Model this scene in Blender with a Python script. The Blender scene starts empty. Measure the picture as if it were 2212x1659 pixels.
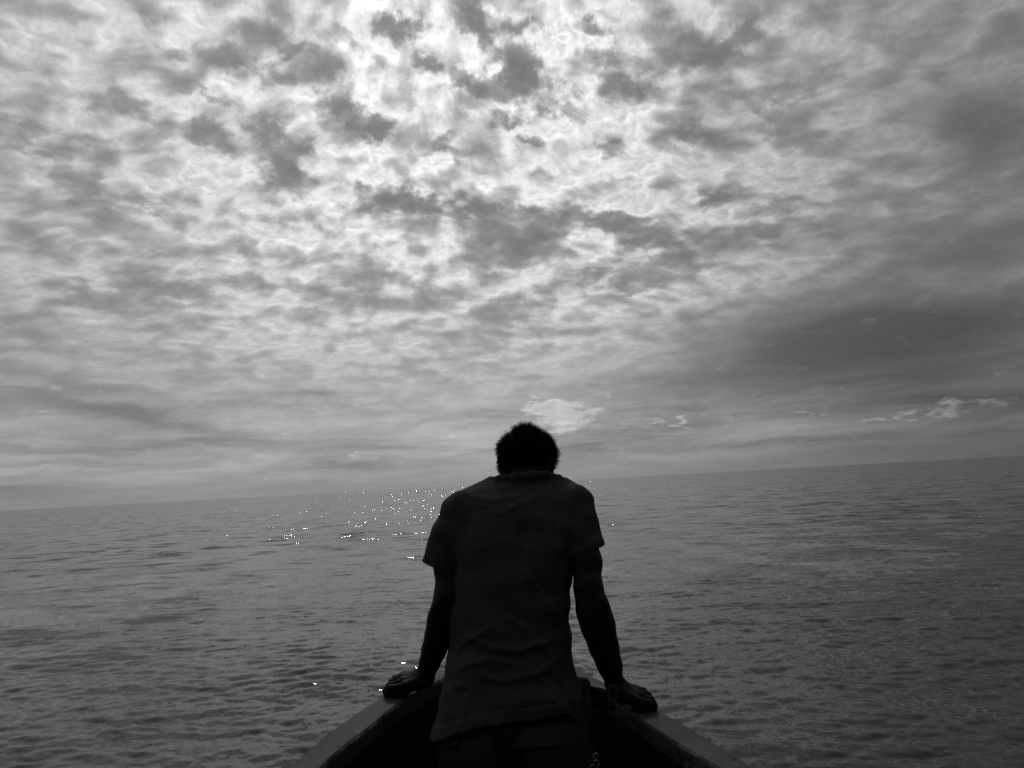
import bpy, bmesh, math, random
import numpy as np
from mathutils import Vector, Matrix
R = math.radians
random.seed(7); rng = np.random.default_rng(11)
SC = bpy.context.scene

# ------------------------------------------------------------------ camera
CAM_H = 1.55                       # eye height above the water
PITCH, ROLL, LENS = R(8.24), R(3.08), 24.0
FPX = 2212 * LENS / 36.0
fwd = Vector((0, math.cos(PITCH), math.sin(PITCH)))
up0 = Vector((0, -math.sin(PITCH), math.cos(PITCH)))
right = Vector((math.cos(ROLL), 0, 0)) - up0 * math.sin(ROLL)
up = up0 * math.cos(ROLL) + Vector((math.sin(ROLL), 0, 0))
cam_d = bpy.data.cameras.new('camera'); cam = bpy.data.objects.new('camera', cam_d)
SC.collection.objects.link(cam); SC.camera = cam
cam_d.lens = LENS; cam_d.sensor_width = 36; cam_d.clip_start = 0.05; cam_d.clip_end = 60000
back = -fwd
cam.matrix_world = Matrix(((right.x, up.x, back.x, 0), (right.y, up.y, back.y, 0), (right.z, up.z, back.z, CAM_H), (0, 0, 0, 1)))

def ray(px, py):
    return (fwd + right * ((px - 1106) / FPX) + up * ((829.5 - py) / FPX)).normalized()
def P(px, py, depth):              # world point seen at a photo position, at a distance along +Y
    d = ray(px, py); t = depth / d.y
    return Vector((0, 0, CAM_H)) + d * t
def azel(px, py):
    d = ray(px, py)
    return math.degrees(math.atan2(d.x, d.y)), math.degrees(math.asin(d.z))

SUN_DIR = ray(880, -110)
SUN_EL = math.asin(SUN_DIR.z); SUN_AZ = math.atan2(SUN_DIR.x, SUN_DIR.y)

# ------------------------------------------------------------------ node expression helper
class NT:
    def __init__(s, tree): s.t = tree; s.n = tree.nodes; s.l = tree.links
    def put(s, sock, v):
        if isinstance(v, E): s.l.new(v.s, sock)
        elif v is not None: sock.default_value = v
    def m(s, op, a, b=None, c=None, clamp=False):
        n = s.n.new('ShaderNodeMath'); n.operation = op; n.use_clamp = clamp
        for k, v in enumerate((a, b, c)): 
            if v is not None: s.put(n.inputs[k], v)
        return E(s, n.outputs[0])
    def vm(s, op, a, b=None, c=None, scale=None, out=0):
        n = s.n.new('ShaderNodeVectorMath'); n.operation = op
        for k, v in enumerate((a, b, c)):
            if v is not None: s.put(n.inputs[k], v)
        if scale is not None: s.put(n.inputs['Scale'], scale)
        return E(s, n.outputs[out])
    def xyz(s, x, y, z=0.0):
        n = s.n.new('ShaderNodeCombineXYZ')
        for k, v in enumerate((x, y, z)): s.put(n.inputs[k], v)
        return E(s, n.outputs[0])
    def sep(s, v):
        n = s.n.new('ShaderNodeSeparateXYZ'); s.put(n.inputs[0], v)
        return [E(s, o) for o in n.outputs]
    def noise(s, v, scale, detail=4, rough=0.5, lac=2.0, dist=0.0, color=False, dim='3D'):
        n = s.n.new('ShaderNodeTexNoise'); n.noise_dimensions = dim
        s.put(n.inputs['Vector'], v); s.put(n.inputs['Scale'], scale); s.put(n.inputs['Detail'], detail)
        s.put(n.inputs['Roughness'], rough); s.put(n.inputs['Lacunarity'], lac); s.put(n.inputs['Distortion'], dist)
        return E(s, n.outputs[1 if color else 0])
    def voro(s, v, scale, detail=2, rough=0.5, feature='SMOOTH_F1', smooth=0.6, dim='3D'):
        n = s.n.new('ShaderNodeTexVoronoi'); n.feature = feature; n.voronoi_dimensions = dim; n.normalize = True
        s.put(n.inputs['Vector'], v); s.put(n.inputs['Scale'], scale); s.put(n.inputs['Detail'], detail)
        s.put(n.inputs['Roughness'], rough)
        if feature == 'SMOOTH_F1': s.put(n.inputs['Smoothness'], smooth)
        return E(s, n.outputs[0])
    def mr(s, v, a, b, c, d, interp='SMOOTHSTEP'):
        n = s.n.new('ShaderNodeMapRange'); n.interpolation_type = interp
        for k, x in enumerate((v, a, b, c, d)): s.put(n.inputs[k], x)
        return E(s, n.outputs[0])
    def mapping(s, v, loc=(0, 0, 0), rot=(0, 0, 0), scale=(1, 1, 1), typ='POINT'):
        n = s.n.new('ShaderNodeMapping'); n.vector_type = typ
        s.put(n.inputs[0], v); n.inputs[1].default_value = loc; n.inputs[2].default_value = rot; n.inputs[3].default_value = scale
        return E(s, n.outputs[0])
    def mix(s, f, a, b):            # scalar lerp
        return a + (b - a) * f if isinstance(a, E) or isinstance(b, E) else s.m('MULTIPLY_ADD', f, b - a, a)
    def grey(s, v):
        n = s.n.new('ShaderNodeCombineColor')
        for k in range(3): s.put(n.inputs[k], v)
        return E(s, n.outputs[0])
class E:
    def __init__(s, t, sock): s.t = t; s.s = sock
    def __add__(s, o): return s.t.m('ADD', s, o)
    __radd__ = __add__
    def __mul__(s, o): return s.t.m('MULTIPLY', s, o)
    __rmul__ = __mul__
    def __sub__(s, o): return s.t.m('SUBTRACT', s, o)
    def __rsub__(s, o): return s.t.m('SUBTRACT', o, s)
    def __truediv__(s, o): return s.t.m('DIVIDE', s, o)
    def exp(s): return s.t.m('EXPONENT', s)
    def clamp(s): return s.t.m('ADD', s, 0.0, clamp=True)
    def max(s, o): return s.t.m('MAXIMUM', s, o)
    def min(s, o): return s.t.m('MINIMUM', s, o)
    def abs(s): return s.t.m('ABSOLUTE', s)
    def pow(s, o): return s.t.m('POWER', s, o)

# ------------------------------------------------------------------ sky
world = bpy.data.worlds.new('World'); SC.world = world; world.use_nodes = True
world.node_tree.nodes.clear()
W = NT(world.node_tree)
tc = W.n.new('ShaderNodeTexCoord'); D = E(W, tc.outputs['Generated'])
skyt = W.n.new('ShaderNodeTexSky'); skyt.sky_type = 'NISHITA'; skyt.sun_disc = False
skyt.sun_elevation = SUN_EL; skyt.sun_rotation = SUN_AZ
bw = W.n.new('ShaderNodeRGBToBW'); W.l.new(skyt.outputs[0], bw.inputs[0])
NISH = E(W, bw.outputs[0])
dx, dy, dz = W.sep(D)
zc = dz.abs()
AZ = W.m('ARCTAN2', dx, dy) * 57.29578
EL = W.m('ARCSINE', zc) * 57.29578
LR = W.m('LOGARITHM', zc + 0.17, math.e) * -1.0
Q = W.xyz(AZ * 0.0174533, LR, 0.0)                     # bearing and (log) distance on the cloud deck
# ragged edges: push the coordinates about
wv = W.vm('SUBTRACT', W.noise(Q, 7.5, 3, 0.55, color=True, dim='2D'), (0.5, 0.5, 0.5))
wv2 = W.vm('SUBTRACT', W.noise(Q, 26.0, 4, 0.62, color=True, dim='2D'), (0.5, 0.5, 0.5))
AE0 = W.xyz(AZ, EL, 0.0)
AE = W.vm('MULTIPLY_ADD', wv2, (4.2, 3.0, 0), W.vm('MULTIPLY_ADD', wv, (3.4, 2.2, 0), AE0))
AES = W.vm('MULTIPLY_ADD', wv, (6.0, 1.6, 0), AE0)     # gently distorted, for the wide soft patches
def turned(v):                                         # copies turned in steps of 12 degrees
    ax, ay, _ = W.sep(v)
    r = {0: v}
    for k in (-3, -2, -1, 1, 2, 3):
        c, s_ = math.cos(R(12 * k)), math.sin(R(12 * k))
        r[k] = W.xyz(ax * c + ay * s_, ay * c - ax * s_, 0.0)
    return r

def blobs(coord, lst, acc=None):
    tv = turned(coord)
    for (px, py, rx, ry, ang, amp) in lst:
        a, e = azel(px, py)
        a1, e1 = azel(px + rx * math.cos(R(ang)), py + rx * math.sin(R(ang)))
        a2, e2 = azel(px - ry * math.sin(R(ang)), py + ry * math.cos(R(ang)))
        r1 = math.hypot(a1 - a, e1 - e) * 1.45; r2 = math.hypot(a2 - a, e2 - e) * 1.45; th = math.atan2(e1 - e, a1 - a)
        k = max(-3, min(3, round(math.degrees(th) / 12)))
        if max(rx, ry) > 250: k = 0
        c, s_ = math.cos(R(12 * k)), math.sin(R(12 * k))
        ca, ce = a * c + e * s_, e * c - a * s_
        cc = tv[k]
        q = W.vm('MULTIPLY_ADD', cc, (1 / r1, 1 / r2, 0), (-ca / r1, -ce / r2, 0))
        ln = W.vm('LENGTH', q, out=1)
        if acc is None: acc = W.mr(ln, 0.0, 1.0, amp, 0.0)
        else: acc = W.mr(ln, 0.0, 1.0, acc + amp, acc)
    return acc

# photo position (2212 px wide), radii, slope in degrees, strength
DARK = [
 (862, 52, 52, 30, 5, .9), (1030, 45, 62, 26, 25, .8), (1118, 52, 30, 20, 0, .6), (1185, 70, 40, 18, 5, .6),
 (565, 82, 62, 34, 15, .6), (640, 107, 32, 16, 0, .6), (510, 128, 70, 30, 12, .75), (685, 157, 36, 32, 0, .55), (605, 168, 45, 18, 10, .45),
 (755, 95, 55, 24, 15, .45), (914, 143, 46, 26, 12, .85), (1030, 172, 70, 24, 30, .85), (1110, 155, 42, 46, 35, .95), (1170, 205, 90, 34, 22, .75),
 (1100, 250, 30, 16, 0, .6), (1286, 62, 50, 26, 0, .65), (1306, 127, 60, 20, 0, .5), (1345, 182, 75, 34, 10, .65),
 (1573, 95, 90, 26, -35, .75), (1480, 130, 90, 30, 0, .35), (440, 293, 62, 26, 5, .7), (600, 292, 60, 34, 20, .95), (615, 372, 70, 38, 25, .9),
 (655, 335, 26, 20, 0, .6), (765, 262, 95, 30, 22, .85), (820, 288, 32, 22, 0, .6), (965, 325, 52, 22, 0, .6), (1140, 300, 34, 16, 0, .55),
 (267, 226, 88, 26, 12, .5), (373, 133, 34, 18, 0, .35), (193, 313, 60, 22, 5, .4), (190, 408, 56, 32, 5, .45), (315, 442, 68, 22, 12, .45),
 (120, 345, 90, 16, 18, .3), (30, 280, 60, 24, 0, .4), (790, 425, 60, 34, 10, .65), (890, 425, 120, 30, 8, .85), (1035, 445, 60, 22, 8, .7),
 (1130, 500, 110, 50, 10, .7), (1290, 480, 160, 26, 0, .75), (1100, 560, 90, 40, 0, .55), (1400, 530, 80, 24, 0, .6), (1506, 545, 90, 46, -10, .5),
 (1290, 600, 52, 18, 0, .55), (1360, 625, 50, 16, 0, .5), (1400, 590, 120, 30, 0, .35), (1673, 487, 110, 32, -8, .6), (1546, 427, 36, 16, 0, .5), (1620, 410, 90, 22, 0, .3),
 (1680, 262, 110, 36, -15, .6), (1506, 287, 60, 22, 0, .55), (1780, 290, 120, 30, -15, .3), (1330, 320, 40, 14, 0, .35),
 (165, 625, 100, 26, 5, .35), (380, 630, 120, 30, 8, .5), (250, 650, 90, 26, 0, .4), (500, 590, 90, 20, 0, .25), (750, 640, 100, 22, 5, .35),
 (960, 640, 70, 26, 0, .4), (1110, 665, 100, 36, 0, .5), (640, 470, 80, 22, 0, .3), (560, 520, 60, 12, 0, .25), (1450, 80, 60, 30, 0, .25), (450, 210, 70, 12, 8, .35),
]
BRIGHT = [(1010, 100, 150, 60, 0, .35), (1000, 390, 260, 40, 12, .45), (880, 520, 220, 50, 0, .25), (1420, 370, 150, 50, 0, .35), (1300, 420, 200, 30, 0, .3),
 (1650, 380, 160, 30, -12, .3), (1230, 560, 50, 30, 0, .4), (690, 200, 160, 40, 15, .3), (1480, 480, 90, 20, 0, .2), (1790, 440, 120, 14, -18, .35), (900, 210, 120, 40, 15, .35)]
SOFT = [  # wide dark veils of the right-hand side and the low bands: (.., strength)
 (1680, 790, 470, 100, 2, .6), (1980, 740, 520, 110, -3, .55), (1750, 640, 330, 50, -4, .25), (2080, 270, 180, 90, 0, .55), (2180, 300, 170, 130, 0, .4), (2120, 520, 330, 60, -14, .6), (1830, 520, 260, 36, -8, .35), (1950, 700, 620, 60, 0, .55), (1700, 690, 380, 40, 2, .35),
 (2100, 860, 420, 110, 0, .45), (1900, 610, 420, 40, -5, .25),
 (120, 820, 240, 20, 8, .5), (60, 850, 160, 24, 4, .45), (330, 905, 240, 20, 5, .55), (90, 880, 200, 20, 3, .3), (650, 855, 130, 9, 3, .45), (1500, 830, 260, 60, 0, .22),
 (1100, 720, 190, 12, -3, .3), (1300, 705, 200, 14, -3, .3), (230, 740, 200, 8, 4, .15), (130, 728, 160, 8, 6, .18)]
PUFF = [(1170, 874, 36, 14, 0, 1.1), (1210, 890, 64, 22, 0, 1.2), (1265, 893, 44, 13, 4, .8), (1215, 918, 52, 18, 0, 1.0), (1322, 932, 30, 7, 0, .55), (1375, 912, 40, 5, -5, .45),
 (1481, 903, 18, 9, 0, .8), (1474, 921, 22, 5, 0, .7), (1292, 854, 34, 6, -4, .35), (1410, 910, 16, 8, 0, .4), (1742, 893, 18, 7, 0, .5), (1790, 889, 26, 7, 0, .5),
 (2040, 877, 70, 9, -4, .22), (2110, 892, 60, 10, 0, .2), (1990, 893, 340, 9, -5, .45), (2100, 870, 150, 8, -5, .3), (650, 935, 34, 14, 0, .4), (800, 985, 40, 10, 0, .35), (770, 990, 60, 5, 0, .2),
 (450, 915, 60, 24, 0, .22), (110, 890, 60, 10, 0, .25), (1540, 790, 24, 6, 0, .3), (1060, 786, 140, 6, -3, .22), (1165, 790, 60, 12, 0, .2), (970, 940, 70, 26, 0, .2), (730, 873, 120, 6, 4, .35),
 (120, 838, 120, 6, 4, .25), (200, 845, 70, 5, 0, .25), (60, 1030, 200, 4, 0, .12), (1560, 946, 60, 12, 0, .12), (640, 745, 160, 6, 4, .18), (330, 768, 200, 7, 3, .2)]
dark = blobs(AE, DARK)
bright = blobs(AE, BRIGHT)
soft = blobs(AES, SOFT)
puff = blobs(W.vm('ADD', W.vm('MULTIPLY_ADD', wv, (1.0, 0.7, 0), AE0), W.vm('MULTIPLY', wv2, (3.6, 2.2, 0))), PUFF)

# fine structure of the deck, sampled twice (the second a little nearer the sun) for relief
SUNQ = (SUN_AZ, -math.log(SUN_DIR.z + 0.17), 0)
toS = W.vm('NORMALIZE', W.vm('SUBTRACT', SUNQ, Q))
q = W.vm('MULTIPLY', W.vm('MULTIPLY_ADD', wv2, (0.012, 0.012, 0.0), W.vm('MULTIPLY_ADD', wv, (0.035, 0.035, 0.0), Q)), (1.0, 1.3, 0.0))
toS2 = W.vm('NORMALIZE', W.vm('MULTIPLY', toS, (1.0, 1.3, 0.0)))
def body(p, det):
    f_ = W.noise(p, 17.0, det, 0.54, lac=2.1, dim='2D')
    n_ = W.n.new('ShaderNodeTexVoronoi'); n_.feature = 'F1'; n_.voronoi_dimensions = '2D'; n_.normalize = True
    W.put(n_.inputs['Vector'], p); n_.inputs['Scale'].default_value = 31.0; n_.inputs['Detail'].default_value = 2.0; n_.inputs['Roughness'].default_value = 0.5
    return f_ * 0.80 + (0.5 - E(W, n_.outputs['Distance'])) * BIL
BIL = 0.40; THR = 0.335
wide = W.noise(Q, 4.5, 3, 0.5, dim='2D') - 0.5
f0 = body(q, 7)
f1 = body(W.vm('MULTIPLY_ADD', toS2, (0.007, 0.007, 0), q), 5)
f2 = body(W.vm('MULTIPLY_ADD', toS2, (0.017, 0.017, 0), q), 3)
fine = W.noise(W.vm('MULTIPLY_ADD', wv2, (0.02, 0.02, 0.0), Q), 60.0, 4, 0.6, dim='2D') - 0.5
crisp = W.mr(EL, 3.0, 21.0, 0.25, 1.0) * W.mr(AZ, 12.0, 36.0, 1.0, 0.50) * W.mr(AZ, -44.0, -10.0, 0.74, 1.0)
macro = dark * 0.42 - bright * 0.10 + wide * 0.34 - THR
def rho(f_): return W.m('SMOOTH_MAX', (f_ + macro) * 4.4, 0.0, 0.30)
r0, r1, r2_ = rho(f0), rho(f1), rho(f2)
tau = r0 * 0.40 + r1 * 0.70 + r2_ * 0.45
veil = (soft * 0.92).clamp()
# brightness of the deck seen against the sun
sdx = W.vm('DOT_PRODUCT', D, tuple(SUN_DIR), out=1)
ang = W.m('ARCCOSINE', sdx) * 57.29578
glow = (ang * ang * -0.0012).exp()
glow2 = (ang * ang * -0.00020).exp()
glow3 = (ang * ang * -0.10).exp()
side = W.mr(AZ, 2.0, 42.0, 0.0, 1.0)
sideL = W.mr(AZ, -46.0, -12.0, 1.0, 0.0)
backs = W.mr(ang, 60.0, 115.0, 0.0, 1.0)     # the sky away from the sun
dim = (1.0 - side * 0.40) * (1.0 - backs * 0.62)
thin = (glow3 * 0.15 + glow * 0.27 + glow2 * 0.54 + 0.15) * dim * (1.0 - sideL * 0.16)
thick = (glow * 0.03 + glow2 * 0.070 + 0.105) * dim
gap = thin * 0.90 * (1.0 + fine * 0.5)
L = gap * (r0 * -2.2).exp() + thin * 1.24 * (1.0 - (r0 * -3.0).exp()) * (tau * -1.05).exp() + thick * (1.0 - (r0 * -1.6).exp())
L = L * (1.0 + fine * 0.30)
flat_ = thin * 0.62
crisp = crisp * (1.0 - veil * 0.6)
L = flat_ + (L - flat_) * crisp
L = L + (thick * 0.98 - L) * veil
# low air: the bottom of the sky evens out
lowv = (glow2 * 0.37 + 0.105) * (1.0 - side * 0.54)
streak = W.noise(W.vm('MULTIPLY', AES, (0.06, 0.62, 1.0)), 1.0, 7, 0.62, dim='2D')
lowv = lowv * (0.86 + (streak - 0.47) * 1.7) * (1.0 - (soft * 0.55).clamp())
lf = W.mr(EL, 0.5, 13.5, 1.0, 0.0)
L = L + (lowv - L) * lf
pn = W.noise(W.vm('MULTIPLY', AE0, (0.42, 0.85, 0.0)), 1.3, 6, 0.58, dim='2D') - 0.5
puff = W.mr(puff * 0.95 + pn * 1.25, 0.10, 0.95, 0.0, 1.0)
puff = puff * (0.92 + pn * 1.1 + fine * 0.5)
L = L + (puff * 0.42).clamp() * W.mr(ang, 20.0, 75.0, 0.6, 0.30)
hz = W.mr(EL, 0.0, 3.0, 1.0, 0.0)
L = L + ((glow2 * 0.24 + 0.100) * (1.0 - side * 0.50) - L) * hz * 0.85
L = L.max(0.02)
# the clear-sky model lifts the deck a little where it is brightest
lvl = (NISH * 0.02).clamp() * 0.06 + 0.97
bg = W.n.new('ShaderNodeBackground'); W.put(bg.inputs[0], W.grey(L * lvl)); bg.inputs[1].default_value = 1.0
wo = W.n.new('ShaderNodeOutputWorld'); W.l.new(bg.outputs[0], wo.inputs[0])
world.cycles.sampling_method = 'NONE'

sun_d = bpy.data.lights.new('sun', 'SUN'); sun_d.energy = 0.5; sun_d.angle = R(1.1); sun_d.color = (1, 1, 1)
sun = bpy.data.objects.new('sun', sun_d); SC.collection.objects.link(sun)
sun.rotation_euler = SUN_DIR.to_track_quat('Z', 'Y').to_euler()
SC.view_settings.view_transform = 'Standard'; SC.view_settings.look = 'None'
SC.view_settings.exposure = 0; SC.view_settings.gamma = 1; SC.view_settings.use_curve_mapping = False
SC.cycles.use_denoising = False

# ------------------------------------------------------------------ helpers for meshes and materials
def tag(o, label=None, cat=None, group=None, kind=None):
    for k, v in (('label', label), ('category', cat), ('group', group), ('kind', kind)):
        if v: o[k] = v
    return o
def mesh_obj(name, verts, faces, mat, parent=None, smooth=True):
    me = bpy.data.meshes.new(name)
    if isinstance(verts, np.ndarray):
        f = np.asarray(faces, dtype=np.int32); k = f.shape[1]
        me.vertices.add(len(verts)); me.vertices.foreach_set('co', verts.astype(np.float32).ravel())
        me.loops.add(f.size); me.loops.foreach_set('vertex_index', f.ravel())
        me.polygons.add(len(f)); me.polygons.foreach_set('loop_start', np.arange(0, f.size, k, dtype=np.int32))
        me.update(calc_edges=True)
    else:
        me.from_pydata([tuple(v) for v in verts], [], faces); me.update()
    if smooth: me.polygons.foreach_set('use_smooth', [True] * len(me.polygons))
    me.materials.append(mat)
    o = bpy.data.objects.new(name, me); SC.collection.objects.link(o)
    if parent: o.parent = parent
    return o
def new_mat(name):
    m = bpy.data.materials.new(name); m.use_nodes = True
    m.node_tree.nodes.clear()
    T = NT(m.node_tree)
    b = T.n.new('ShaderNodeBsdfPrincipled'); o = T.n.new('ShaderNodeOutputMaterial')
    T.l.new(b.outputs[0], o.inputs[0])
    return m, T, b
def grey_mat(name, base, var, scale, rough=0.8, bump=0.0, bscale=200, spec=0.3, stretch=(1, 1, 1), sheen=0.0):
    m, T, b = new_mat(name)
    tc = T.n.new('ShaderNodeTexCoord'); v = E(T, tc.outputs['Object'])
    q = T.vm('MULTIPLY', v, stretch)
    n = T.noise(q, scale, 5, 0.6)
    T.put(b.inputs['Base Color'], T.grey((n - 0.5) * (var * 2) + base))
    b.inputs['Roughness'].default_value = rough
    b.inputs['Specular IOR Level'].default_value = spec
    if sheen: b.inputs['Sheen Weight'].default_value = sheen
    if bump:
        bn = T.n.new('ShaderNodeBump'); bn.inputs['Strength'].default_value = bump; bn.inputs['Distance'].default_value = 0.002
        T.put(bn.inputs['Height'], T.noise(q, bscale, 3, 0.6)); T.l.new(bn.outputs[0], b.inputs['Normal'])
    return m

# ------------------------------------------------------------------ the sea
wm, T, b = new_mat('sea_water')
geo = T.n.new('ShaderNodeNewGeometry'); pos = E(T, geo.outputs['Position']); nrm = E(T, geo.outputs['Normal'])
px_, py_, pz_ = T.sep(pos)
rad = T.vm('LENGTH', pos, out=1)
far = T.mr(rad, 3.0, 24.0, 0.0, 1.0, 'LINEAR')
# slopes of the ripples too small for the mesh: wind ruffles of a hand's width near by, wavelets farther out
qa = T.vm('MULTIPLY', pos, (0.75, 1.25, 0.0))
w1 = T.vm('SUBTRACT', T.noise(qa, 7.0, 4, 0.62, dist=0.6, color=True), (0.5, 0.5, 0.5))
w2 = T.vm('SUBTRACT', T.noise(qa, 1.15, 5, 0.60, color=True), (0.5, 0.5, 0.5))
w3 = T.noise(pos, 0.11, 3, 0.55)                          # cat's-paws: rougher and calmer patches
patch = T.mr(w3, 0.35, 0.65, 0.65, 1.25)
sl = T.vm('SCALE', w1, scale=patch * 0.48)
sl = T.vm('ADD', sl, T.vm('SCALE', w2, scale=(far * 1.70 + 0.28) * patch))
sl = T.vm('MULTIPLY', sl, (1.0, 1.15, 0.0))
N_ = T.vm('NORMALIZE', T.vm('ADD', nrm, sl))
T.put(b.inputs['Normal'], N_)
T.put(b.inputs['Roughness'], T.mr(far, 0.0, 1.0, 0.04, 0.07))
b.inputs['IOR'].default_value = 1.333
b.inputs['Base Color'].default_value = (0.026, 0.026, 0.026, 1)

def wave_sum(x, y, dr):
    """height of the water: a few hundred small waves running mostly towards the boat"""
    z = np.zeros_like(x); r2 = np.random.default_rng(5)
    lams = np.exp(np.linspace(math.log(0.07), math.log(3.4), 150))
    for lam in lams:
        k = 2 * math.pi / lam
        th = R(-100) + r2.normal(0, 0.40 if lam > 0.17 else 0.8); ph = r2.uniform(0, 6.283)
        slope = 0.0105 * (0.30 + 0.95 * math.exp(-(math.log(lam / 0.20) / 0.9) ** 2)) * r2.uniform(.6, 1.4)
        a = slope / k * (2.1 if lam < 0.25 else 1.3)
        att = np.clip((lam / np.maximum(dr, 1e-4) - 2.0) / 2.5, 0, 1).astype(np.float32)
        sel = att > 0
        arg = k * (x[sel] * math.cos(th) + y[sel] * math.sin(th)) + ph
        arg += 0.55 * np.sin(x[sel] * 0.9 / lam * 0.35 + ph * 3) + 0.5 * np.sin(y[sel] * 1.1 / lam * 0.3 + ph * 5)
        s = np.sin(arg); z[sel] += a * att[sel] * (s + 0.22 * np.cos(2 * arg))
    return z
def build_sea():
    d = np.concatenate([np.linspace(62, 25, 70, endpoint=False), np.linspace(25, 0.9, 520, endpoint=False), np.geomspace(0.9, 0.0028, 60)])
    r = CAM_H / np.tan(np.radians(d))
    th = np.concatenate([np.linspace(-46, 46, 1300), np.linspace(46, 314, 110)[1:-1]])
    th = np.radians(th)
    rr, tt = np.meshgrid(r, th, indexing='ij')
    x = (rr * np.sin(tt)).astype(np.float32); y = (rr * np.cos(tt)).astype(np.float32)
    dr = np.gradient(r)[:, None] * np.ones_like(rr)
    side = np.abs(((np.degrees(tt) + 180) % 360) - 180) > 46.5
    dr = np.where(side, np.maximum(dr, rr * 0.045), dr).astype(np.float32)
    z = wave_sum(x, y, dr)
    V = np.stack([x, y, z], -1).reshape(-1, 3)
    nr, nt = rr.shape
    i = np.arange(nr - 1)[:, None] * nt; j = np.arange(nt)[None, :]; j2 = (j + 1) % nt
    F = np.stack([i + j, i + j2, i + nt + j2, i + nt + j], -1).reshape(-1, 4)[:, ::-1]
    V = np.vstack([V, [[0, 0, 0]]]); c = len(V) - 1
    o = mesh_obj('water', V, F, wm)
    return o
sea = build_sea(); tag(sea, kind='structure')

# ------------------------------------------------------------------ the boat
Lh, Rh = P(850, 1499, 2.02), P(1400, 1531, 1.92)           # where the two palms rest
CS = 0.035
BB = (Rh.z - Lh.z - CS * (Rh.y - Lh.y)) / (Rh.x - Lh.x); AA = Lh.z - BB * Lh.x - CS * Lh.y
def rim_z(x, y): return AA + BB * x + CS * y
def on_rim(px, py, dz=0.0):
    d = ray(px, py); o = Vector((0, 0, CAM_H))
    t = (AA + dz - CAM_H) / (d.z - BB * d.x - CS * d.y)
    return o + d * t
def resample(pts, n, closed=False):
    p = np.array([tuple(v) for v in pts], float)
    for _ in range(3):                                     # corner cutting keeps the line fair
        q = [p[0]]
        for a, b_ in zip(p[:-1], p[1:]): q += [a * .75 + b_ * .25, a * .25 + b_ * .75]
        q.append(p[-1]); p = np.array(q)
    s = np.r_[0, np.cumsum(np.linalg.norm(np.diff(p, axis=0), axis=1))]
    u = np.linspace(0, s[-1], n)
    return np.stack([np.interp(u, s, p[:, k]) for k in range(3)], 1), u
def rimpt(x, y): return Vector((x, y, rim_z(x, y)))
out_px = [(627, 1656), (671, 1617), (710, 1584), (743, 1560), (784, 1531), (832, 1499), (890, 1473), (950, 1450), (1020, 1424), (1072, 1408), (1110, 1402), (1150, 1408), (1200, 1425), (1252, 1448), (1305, 1474), (1350, 1496), (1416, 1530), (1482, 1568), (1566, 1620), (1630, 1659)]
in_px = [(688, 1659), (724, 1627), (782, 1581), (818, 1553), (839, 1536), (885, 1503), (933, 1476), (975, 1459), (1030, 1443), (1075, 1434), (1108, 1431), (1150, 1434), (1200, 1446), (1262, 1473), (1310, 1500), (1364, 1539), (1412, 1572), (1473, 1609), (1560, 1659)]
O_ = [on_rim(*p) for p in out_px]; I_ = [on_rim(*p) for p in in_px]
# carry the sides on past the photographer to the stern
def extend(pts, xs, y_list):
    return [rimpt(x, y) for x, y in zip(xs, y_list)]
yl, yr = O_[0].y, O_[-1].y
O_ = [rimpt(-0.74, -2.6), rimpt(-0.80, -1.4), rimpt(-0.78, -0.2), rimpt(-0.70, 0.7), rimpt(-0.60, 1.2)] + O_ + [rimpt(0.66, 1.15), rimpt(0.76, 0.7), rimpt(0.84, -0.2), rimpt(0.86, -1.4), rimpt(0.80, -2.6)]
I_ = [rimpt(-0.66, -2.6), rimpt(-0.71, -1.4), rimpt(-0.69, -0.2), rimpt(-0.60, 0.7), rimpt(-0.49, 1.2)] + I_ + [rimpt(0.55, 1.15), rimpt(0.66, 0.7), rimpt(0.74, -0.2), rimpt(0.76, -1.4), rimpt(0.71, -2.6)]
NS = 260
Oc, _u = resample(O_, NS); Ic, _v = resample(I_, NS)

gm, T, b = new_mat('worn_gunwale_paint')
tc = T.n.new('ShaderNodeTexCoord'); v = E(T, tc.outputs['Object'])
uvn = T.n.new('ShaderNodeUVMap'); uvn.uv_map = 'across'; uu, vv, _ = T.sep(E(T, uvn.outputs[0]))
n1 = T.noise(v, 9.0, 6, 0.6); n2 = T.noise(v, 55.0, 4, 0.7); n3 = T.noise(v, 24.0, 5, 0.65)
base = (n1 - 0.5) * 0.10 + (n2 - 0.5) * 0.04 + 0.062
chips = T.mr(n2, 0.63, 0.66, 0.0, 1.0) * T.mr(n1, 0.45, 0.6, 0.0, 1.0)
edge = T.mr((vv - 0.5).abs(), 0.445, 0.478, 0.0, 1.0) * T.mr(n3, 0.46, 0.56, 0.0, 1.0) * T.mr(n1, 0.40, 0.52, 0.1, 1.0) * T.mr(T.sep(v)[0], -0.1, 0.15, 1.0, 0.35)
dirt = T.mr(n3, 0.62, 0.68, 0.0, 1.0) * 0.6
base = base * (1.0 - dirt)
wear = (chips * 0.7 + edge).clamp()
T.put(b.inputs['Base Color'], T.grey(base + (0.30 - base) * wear))
b.inputs['Roughness'].default_value = 0.62; b.inputs['Specular IOR Level'].default_value = 0.12
bn = T.n.new('ShaderNodeBump'); bn.inputs['Strength'].default_value = 0.6; bn.inputs['Distance'].default_value = 0.003
T.put(bn.inputs['Height'], n2 + wear * 0.3 + n1); T.l.new(bn.outputs[0], b.inputs['Normal'])
hm = grey_mat('dark_hull_paint', 0.012, 0.006, 14, 0.7, 0.4, 60, 0.12)
boat = bpy.data.objects.new('boat', None); SC.collection.objects.link(boat); boat.location = (0, 0, 0)
tag(boat, 'dark open boat with worn grey gunwales meeting at the bow', 'boat')

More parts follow.
